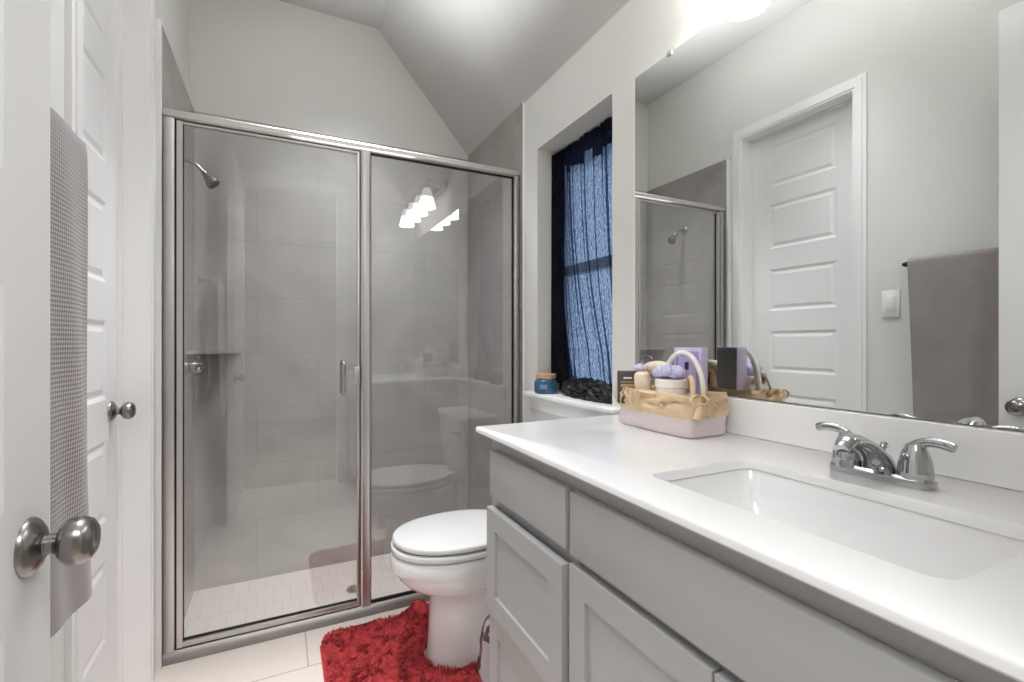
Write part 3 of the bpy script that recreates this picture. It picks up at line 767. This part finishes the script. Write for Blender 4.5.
bm = NB(); lathe(bm, [(.0125, 0), (.0125, .012), (.0135, .013), (.0135, .022), (.012, .026)], (FX-.103, FY, CT+.032), n=28); obj('aerator', bm, 'chrome', sp)
bm = NB(); lathe(bm, [(.0025, 0), (.0025, .036), (.006, .039), (.0065, .044), (.004, .048), (.0001, .049)], (FX+.014, FY, CT+.014), n=16); obj('lift_rod', bm, 'chrome', fa)

# ---------------------------------------------------------------- mirror
mr = thing('wall_mirror', 'large frameless mirror on the wall above the vanity', 'mirror', (XR, .66, 1.55))
bm = NB(); box(bm, XR, XW-.0005, YF+.003, 1.2595, 1.036, 2.070, .0); obj('mirror_glass', bm, 'mirror', mr, False)
bm = NB(); box(bm, XR-.0006, XW-.0003, 1.2596, 1.2650, 1.036, 2.0725); box(bm, XR+.0002, XW-.0003, YF+.003, 1.2655, 2.0701, 2.0725); obj('polished_edge', bm, 'mirror_edge', mr, False, label='pale polished mirror edge')
for y in (1.10, .30):
    bm = NB(); box(bm, XR-.003, XW, y-.010, y+.010, 2.0595, 2.078, .0012); obj('mirror_clip', bm, 'frame', mr)

# ---------------------------------------------------------------- vanity light above the mirror
vlgt = thing('vanity_light', 'four shade vanity light glowing on the wall above the mirror', 'light', (XW, .63, 2.33))
bm = NB(); box(bm, XW-.03, XW-.0005, .24, 1.02, 2.275, 2.345, .008, 3); obj('back_plate', bm, 'nickel', vlgt)
for y in (.93, .73, .53, .33):
    cx = .955
    bm = NB(); tube(bm, smoothpath([(XW-.03, y, 2.31), (1.01, y, 2.335), (.972, y, 2.352), (cx, y, 2.340), (cx, y, 2.30)], 6), .007, 10, up=(0,1,0))
    lathe(bm, [(.006, .045), (.012, .035), (.016, .022), (.022, .016), (.022, 0)], (cx, y, 2.275), n=24); am = obj('lamp_arm', bm, 'nickel', vlgt)
    bm = NB(); lathe(bm, [(.0615, .0), (.0600, .012), (.053, .045), (.0455, .075)], (cx, y, 2.143), n=32, cap0=False, cap1=False)
    lathe(bm, [(.0585, .0), (.0575, .012), (.050, .045), (.0425, .075)], (cx, y, 2.143), n=32, cap0=False, cap1=False)
    obj('lamp_shade', bm, 'shade', am, label='glowing white glass shade')
    bm = NB(); lathe(bm, [(.0455, .0752), (.038, .105), (.027, .133), (.0235, .140)], (cx, y, 2.143), n=32, cap0=False, cap1=False); obj('shade_shoulder', bm, 'shade_top', am, label='frosted shoulder of the shade')
    bm = NB(); blob(bm, (cx, y, 2.195), (.024, .024, .030), 3); obj('bulb', bm, 'bulb', am, label='lit bulb')

# ---------------------------------------------------------------- towel bar, towel, light switch
tb = thing('towel_bar', 'dark metal towel bar under the grey towel', 'towel bar', (XL, .82, 1.52))
bm = NB(); tube(bm, [(-.336, .50, 1.523), (-.336, 1.135, 1.523)], .008, 14); obj('bar', bm, 'darkmetal', tb)
for y in (.515, 1.125):
    bm = NB(); lathe(bm, [(.022, 0), (.022, .006), (.010, .012), (.009, .05), (.012, .058), (.012, .066)], (XL, y, 1.523), (1,0,0), 20); obj('bracket', bm, 'darkmetal', tb)
bm = NB(); prof = []
def tprof(s):   # s along the towel: front bottom to back bottom
    Lf, Lb = 0.772, .60
    R = .017
    if s < Lf: return (-.336+R+.001+.013*(1-s/Lf)**.7, 1.523-Lf+s, 1)
    arc = PI*R
    if s < Lf+arc: a = (s-Lf)/R; return (-.336+(R+.004)*math.cos(a), 1.523+(R)*math.sin(a), 0)
    q = s-Lf-arc; return (-.336-R-.003-.006*(q/Lb), 1.523-q, -1)
tot = 0.772+PI*.016+.60; NSt, NYt = 120, 70; outerr = []; 
for j in range(NSt+1):
    s = tot*j/NSt; x, z, side = tprof(s); row = []
    for i in range(NYt+1):
        v = i/NYt; y = .50+v*(1.108-.50)
        dn = max(0, min(1, (1.523-z)/.7))
        f = (.0055*math.sin(v*13+1.0+z*2)+.003*math.sin(v*31+z*5))*(.25+dn)
        if side == -1: f *= .3
        y2 = y-(.030*dn*(v))*(1 if side >= 0 else .5)
        zz = z+.006*math.sin(v*5)*(dn if side > 0 else 0)
        row.append(Vector((x+(f if side >= 0 else f*.3), y2, zz)))
    outerr.append(row)
def sheet_solid(bm, rows, th, nrmf):
    A = [[bm.verts.new(p) for p in r] for r in rows]
    n, m = len(rows), len(rows[0]); Bv = []
    for j in range(n):
        rb = []
        for i in range(m):
            du = rows[j][min(i+1, m-1)]-rows[j][max(i-1, 0)]; dv = rows[min(j+1, n-1)][i]-rows[max(j-1, 0)][i]
            nn = du.cross(dv).normalized()*th*nrmf; rb.append(bm.verts.new(rows[j][i]+nn))
        Bv.append(rb)
    for j in range(n-1):
        for i in range(m-1):
            bm.faces.new((A[j][i], A[j][i+1], A[j+1][i+1], A[j+1][i])); bm.faces.new((Bv[j][i], Bv[j+1][i], Bv[j+1][i+1], Bv[j][i+1]))
    for j in range(n-1):
        bm.faces.new((A[j][0], A[j+1][0], Bv[j+1][0], Bv[j][0])); bm.faces.new((A[j][m-1], Bv[j][m-1], Bv[j+1][m-1], A[j+1][m-1]))
    for i in range(m-1):
        bm.faces.new((A[0][i], Bv[0][i], Bv[0][i+1], A[0][i+1])); bm.faces.new((A[n-1][i], A[n-1][i+1], Bv[n-1][i+1], Bv[n-1][i]))
sheet_solid(bm, outerr, .007, 1)
tag(obj('bath_towel', bm, 'towel', origin=(-.336, .8, 1.523), angle=80), 'grey waffle bath towel hanging between entry door and wall', 'towel')
lsw = thing('light_switch', 'white rocker light switch plate on the wall beside the towel', 'light switch', (XL, 1.213, 1.356))
bm = NB(); box(bm, XL+.0003, XL+.006, 1.176, 1.250, 1.294, 1.418, .0025); obj('switch_plate', bm, 'trim', lsw)
bm = NB(); box(bm, XL+.006, XL+.009, 1.196, 1.230, 1.322, 1.390, .001); obj('rocker', bm, 'trim', lsw)

# ---------------------------------------------------------------- gift basket
bk = thing('gift_basket', 'gold and pale mauve cloth gift basket with raffia bow', 'basket', (.97, .985, CT))
BX0, BX1, BY0, BY1 = .895, 1.038, .850, 1.122
def bl(e, z, wob=0.0, seed=0):
    base = rrect(BX0+e, BX1-e, BY0+e, BY1-e, .022, z, 6); cxx, cyy = (BX0+BX1)/2, (BY0+BY1)/2; out = []
    # resample straight sides
    full = []
    for a, b in zip(base, base[1:]+base[:1]):
        k = max(1, int((b-a).length/.012))
        for t in range(k): full.append(a.lerp(b, t/k))
    for p in full:
        d = 1.8*wob*noise.noise(Vector((p.x*55+seed, p.y*55, p.z*32))); q = (p-Vector((cxx, cyy, z))).normalized()*d
        out.append(Vector((p.x+q.x, p.y+q.y, p.z+abs(d)*.5)))
    return out
def same(loops):
    n = min(len(l) for l in loops); return [l[:n] if len(l) == n else [l[int(i*len(l)/n)] for i in range(n)] for l in loops]
zs_low = [(.004, CT+.0006), (0, CT+.006), (-.001, CT+.02), (0, CT+.035), (.001, CT+.048)]
bm = NB(); loft(bm, same([bl(.05, CT+.0006)]+[bl(e, z, .004+.09*(z-CT)) for e, z in zs_low]+[bl(.008, CT+.046)]), True, False); obj('lower_cloth', bm, 'lilacgrey', bk, angle=60, label='pale mauve lower half')
bm = NB(); loft(bm, same([bl(.002, CT+.044, .006), bl(-.002, CT+.052, .010), bl(-.002, CT+.061, .013, 3), bl(-.003, CT+.070, .014, 5), bl(-.001, CT+.080, .015, 6), bl(-.001, CT+.090, .013, 8), bl(-.003, CT+.100, .010, 8), bl(.002, CT+.106, .008), bl(.010, CT+.100, .004), bl(.014, CT+.06, .0), bl(.05, CT+.055)]), False, True)
obj('upper_cloth', bm, 'jute', bk, angle=60, label='golden tan upper half')
bm = NB(); rnd = random.Random(5)
for k in range(26):   # raffia fringe falling over the front at the window end
    y = rnd.uniform(1.02, 1.12); x = BX0-.003-rnd.uniform(0, .004); ln = rnd.uniform(.02, .055); z0 = CT+.108
    P = smoothpath([(x+.02, y, z0-.004), (x, y, z0), (x-.006, y+rnd.uniform(-.01, .01), z0-ln*.5), (x-.005, y+rnd.uniform(-.018, .018), z0-ln)], 4)
    tube(bm, P, .0012, 5)
for k in range(160):  # shredded filling
    a = Vector((rnd.uniform(BX0+.02, BX1-.02), rnd.uniform(BY0+.02, BY1-.02), CT+.09+rnd.uniform(0, .014))); d = Vector((rnd.uniform(-1, 1), rnd.uniform(-1, 1), rnd.uniform(-.2, .3))).normalized()*.014
    tube(bm, [a-d, a+Vector((0, 0, .003)), a+d], .0012, 4)
fr = obj('raffia_strands', bm, 'raffia', bk, label='pale raffia strands and filling'); fr['kind'] = 'stuff'
bm = NB()   # bow of twisted cloth at the near corner
for (dx, dy, dz, ex, ey) in ((0, 0, 0, 1, .2), (0, 0, 0, -.2, 1)):
    c = Vector((.93, .853, CT+.095))
    for sgn in (-1, 1):
        P = smoothpath([c, c+Vector((sgn*.016*ex, sgn*.006*ey-.004, .013)), c+Vector((sgn*.034*ex, sgn*.018*ey-.006, .004)), c+Vector((sgn*.022*ex, sgn*.01*ey-.008, -.010)), c], 6)
        tube(bm, P, [.0052]*len(P), 8, flat=.35)
for e in ((-.018, -.012, -.045), (.03, -.010, -.040), (.05, -.006, -.015)):
    P = smoothpath([c, c+Vector(e)*.5+Vector((0, -.005, .004)), c+Vector(e)], 6); tube(bm, P, interp([.006, .007, .009], len(P)), 8, flat=.4)
blob(bm, c, (.010, .009, .009), 2, .2); obj('bow', bm, 'jute', bk, angle=60)
bm = NB(); P = smoothpath([(.928, .868, CT+.095), (.933, .872, CT+.115), (.938, .880, CT+.140), (.945, .895, CT+.150), (.955, .91, CT+.12)], 6)
tube(bm, P, .006, 8, flat=.6); obj('strap', bm, 'jute', bk, angle=60)

def rotz(c, a): return Matrix.Translation(Vector(c)) @ Matrix.Rotation(a, 4, 'Z') @ Matrix.Translation(-Vector(c))
# dark card box
c = (.912, 1.093, 0); R = rotz(c, math.radians(-36))
cb = thing('card_box', 'small dark taupe box at the window end of the gift basket', 'box', (c[0], c[1], CT+.06))
bm = NB(); box(bm, c[0]-.031, c[0]+.029, c[1]-.016, c[1]+.016, CT+.062, CT+.155, .003, 2, R); obj('carton', bm, 'taupe', cb)
bm = NB()
for i in range(4): box(bm, c[0]-.014+i*.006, c[0]-.0095+i*.006, c[1]-.0166, c[1]-.0159, CT+.133, CT+.138, 0, 1, R)
obj('printing', bm, 'white', cb, False, label='white lettering')
bm = NB(); box(bm, c[0]-.022, c[0]+.020, c[1]-.0166, c[1]-.0159, CT+.110, CT+.118, 0, 1, R); box(bm, c[0]-.022, c[0]+.020, c[1]-.0166, c[1]-.0159, CT+.123, CT+.125, 0, 1, R); obj('gold_band', bm, 'gold', cb, False, label='gold printed band')
# cream bottle
bt = thing('cream_bottle', 'rounded cream bottle with lavender flower cap in the gift basket', 'bottle', (.955, 1.055, CT+.06))
bm = NB(); lathe(bm, [(.020, 0), (.023, .004), (.023, .075), (.021, .088), (.014, .096), (.001, .099)], (.935, 1.050, CT+.060), (-.10, .02, 1), 28); obj('bottle_body', bm, 'cream', bt)
bm = NB()
for i in range(7):
    a = i*PI*2/6; blob(bm, (.928+.012*math.cos(a)*(i < 6), 1.060+.012*math.sin(a)*(i < 6), CT+.166+(.004 if i == 6 else 0)), (.010, .010, .008), 2, .15, 3, i)
obj('flower', bm, 'lav', bt, label='lavender soap flower')
# rolled cream cloth behind
rc = NB(); P = smoothpath([(.960, 1.085, CT+.10), (.965, 1.075, CT+.150), (.972, 1.045, CT+.166), (.980, 1.005, CT+.160), (.985, .985, CT+.12)], 6)
tube(rc, P, interp([.016, .020, .018, .014], len(P)), 14); tag(obj('washcloth', rc, 'cream', origin=(.97, 1.03, CT+.1)), 'folded cream washcloth behind the lavender sponge', 'washcloth')
# white tub with sponge
tbx = thing('lotion_tub', 'round creamy white tub under the lavender sponge', 'tub', (.936, .950, CT+.06))
bm = NB(); lathe(bm, [(.037, 0), (.038, .003), (.038, .052), (.037, .055)], (.937, .950, CT+.066), n=40); obj('tub_body', bm, 'creamw', tbx)
bm = NB(); lathe(bm, [(.040, 0), (.0415, .002), (.0415, .020), (.039, .023), (.0001, .023)], (.937, .950, CT+.118), n=40); obj('tub_lid', bm, 'creamw', tbx)
spg = NB()
for i in range(16):
    a = i*2.399; rr_ = .006*math.sqrt(i)
    blob(spg, (.934+rr_*1.3*math.cos(a)*1.0, .950+rr_*1.5*math.sin(a), CT+.160+.004*math.sin(i*1.7)), (.015, .017, .014), 2, .35, 4, i)
tag(obj('bath_sponge', spg, 'sponge', origin=(.936, .955, CT+.16), angle=70), 'puffy lavender bath sponge on the white tub', 'sponge')
# arched headband
hb = NB(); P = []
cA = Vector((.958, .930, CT+.075)); dirr = Vector((.28, -.96, 0)).normalized()
for i in range(25):
    a = PI*(i/24)*1.0; P.append(cA+dirr*(-.058*math.cos(a))+Vector((0, 0, .136*math.sin(a)**.8 if math.sin(a) > 0 else 0)))
tube(hb, P, [.0085]*25, 12, flat=.8, up=(0,0,1)); tag(obj('headband', hb, 'creamw', origin=cA, angle=60), 'arched creamy white headband standing behind the lavender sponge', 'headband')
# lavender gift box
c = (1.000, .942, 0); R = rotz(c, math.radians(10))
gb = thing('gift_box', 'tall lavender gift box leaning at the mirror side of basket', 'box', (c[0], c[1], CT+.06))
bm = NB(); box(bm, c[0]-.017, c[0]+.017, c[1]-.040, c[1]+.040, CT+.062, CT+.224, .0015, 2, R); obj('carton', bm, 'lav', gb)
bm = NB(); box(bm, c[0]-.0176, c[0]-.0168, c[1]-.036, c[1]+.036, CT+.07, CT+.214, 0, 1, R); fp = obj('printed_panel', bm, 'laveface', gb, False, label='violet blue printed panel')
bm = NB(); box(bm, c[0]-.0182, c[0]-.0174, c[1]-.028, c[1]+.026, CT+.10, CT+.200, 0, 1, R); obj('window_card', bm, 'lav', fp, False, label='pale card window')
bm = NB(); box(bm, c[0]-.0188, c[0]-.0180, c[1]-.006, c[1]+.006, CT+.165, CT+.185, 0, 1, R); obj('dark_mark', bm, 'ink', fp, False, label='dark printed mark')
bm = NB(); box(bm, c[0]+.0168, c[0]+.0176, c[1]-.036, c[1]+.036, CT+.09, CT+.212, 0, 1, R); bp_ = obj('back_panel', bm, simple('pale_grey_print', '#c9cac8', .4), gb, False, label='pale grey panel on the back')
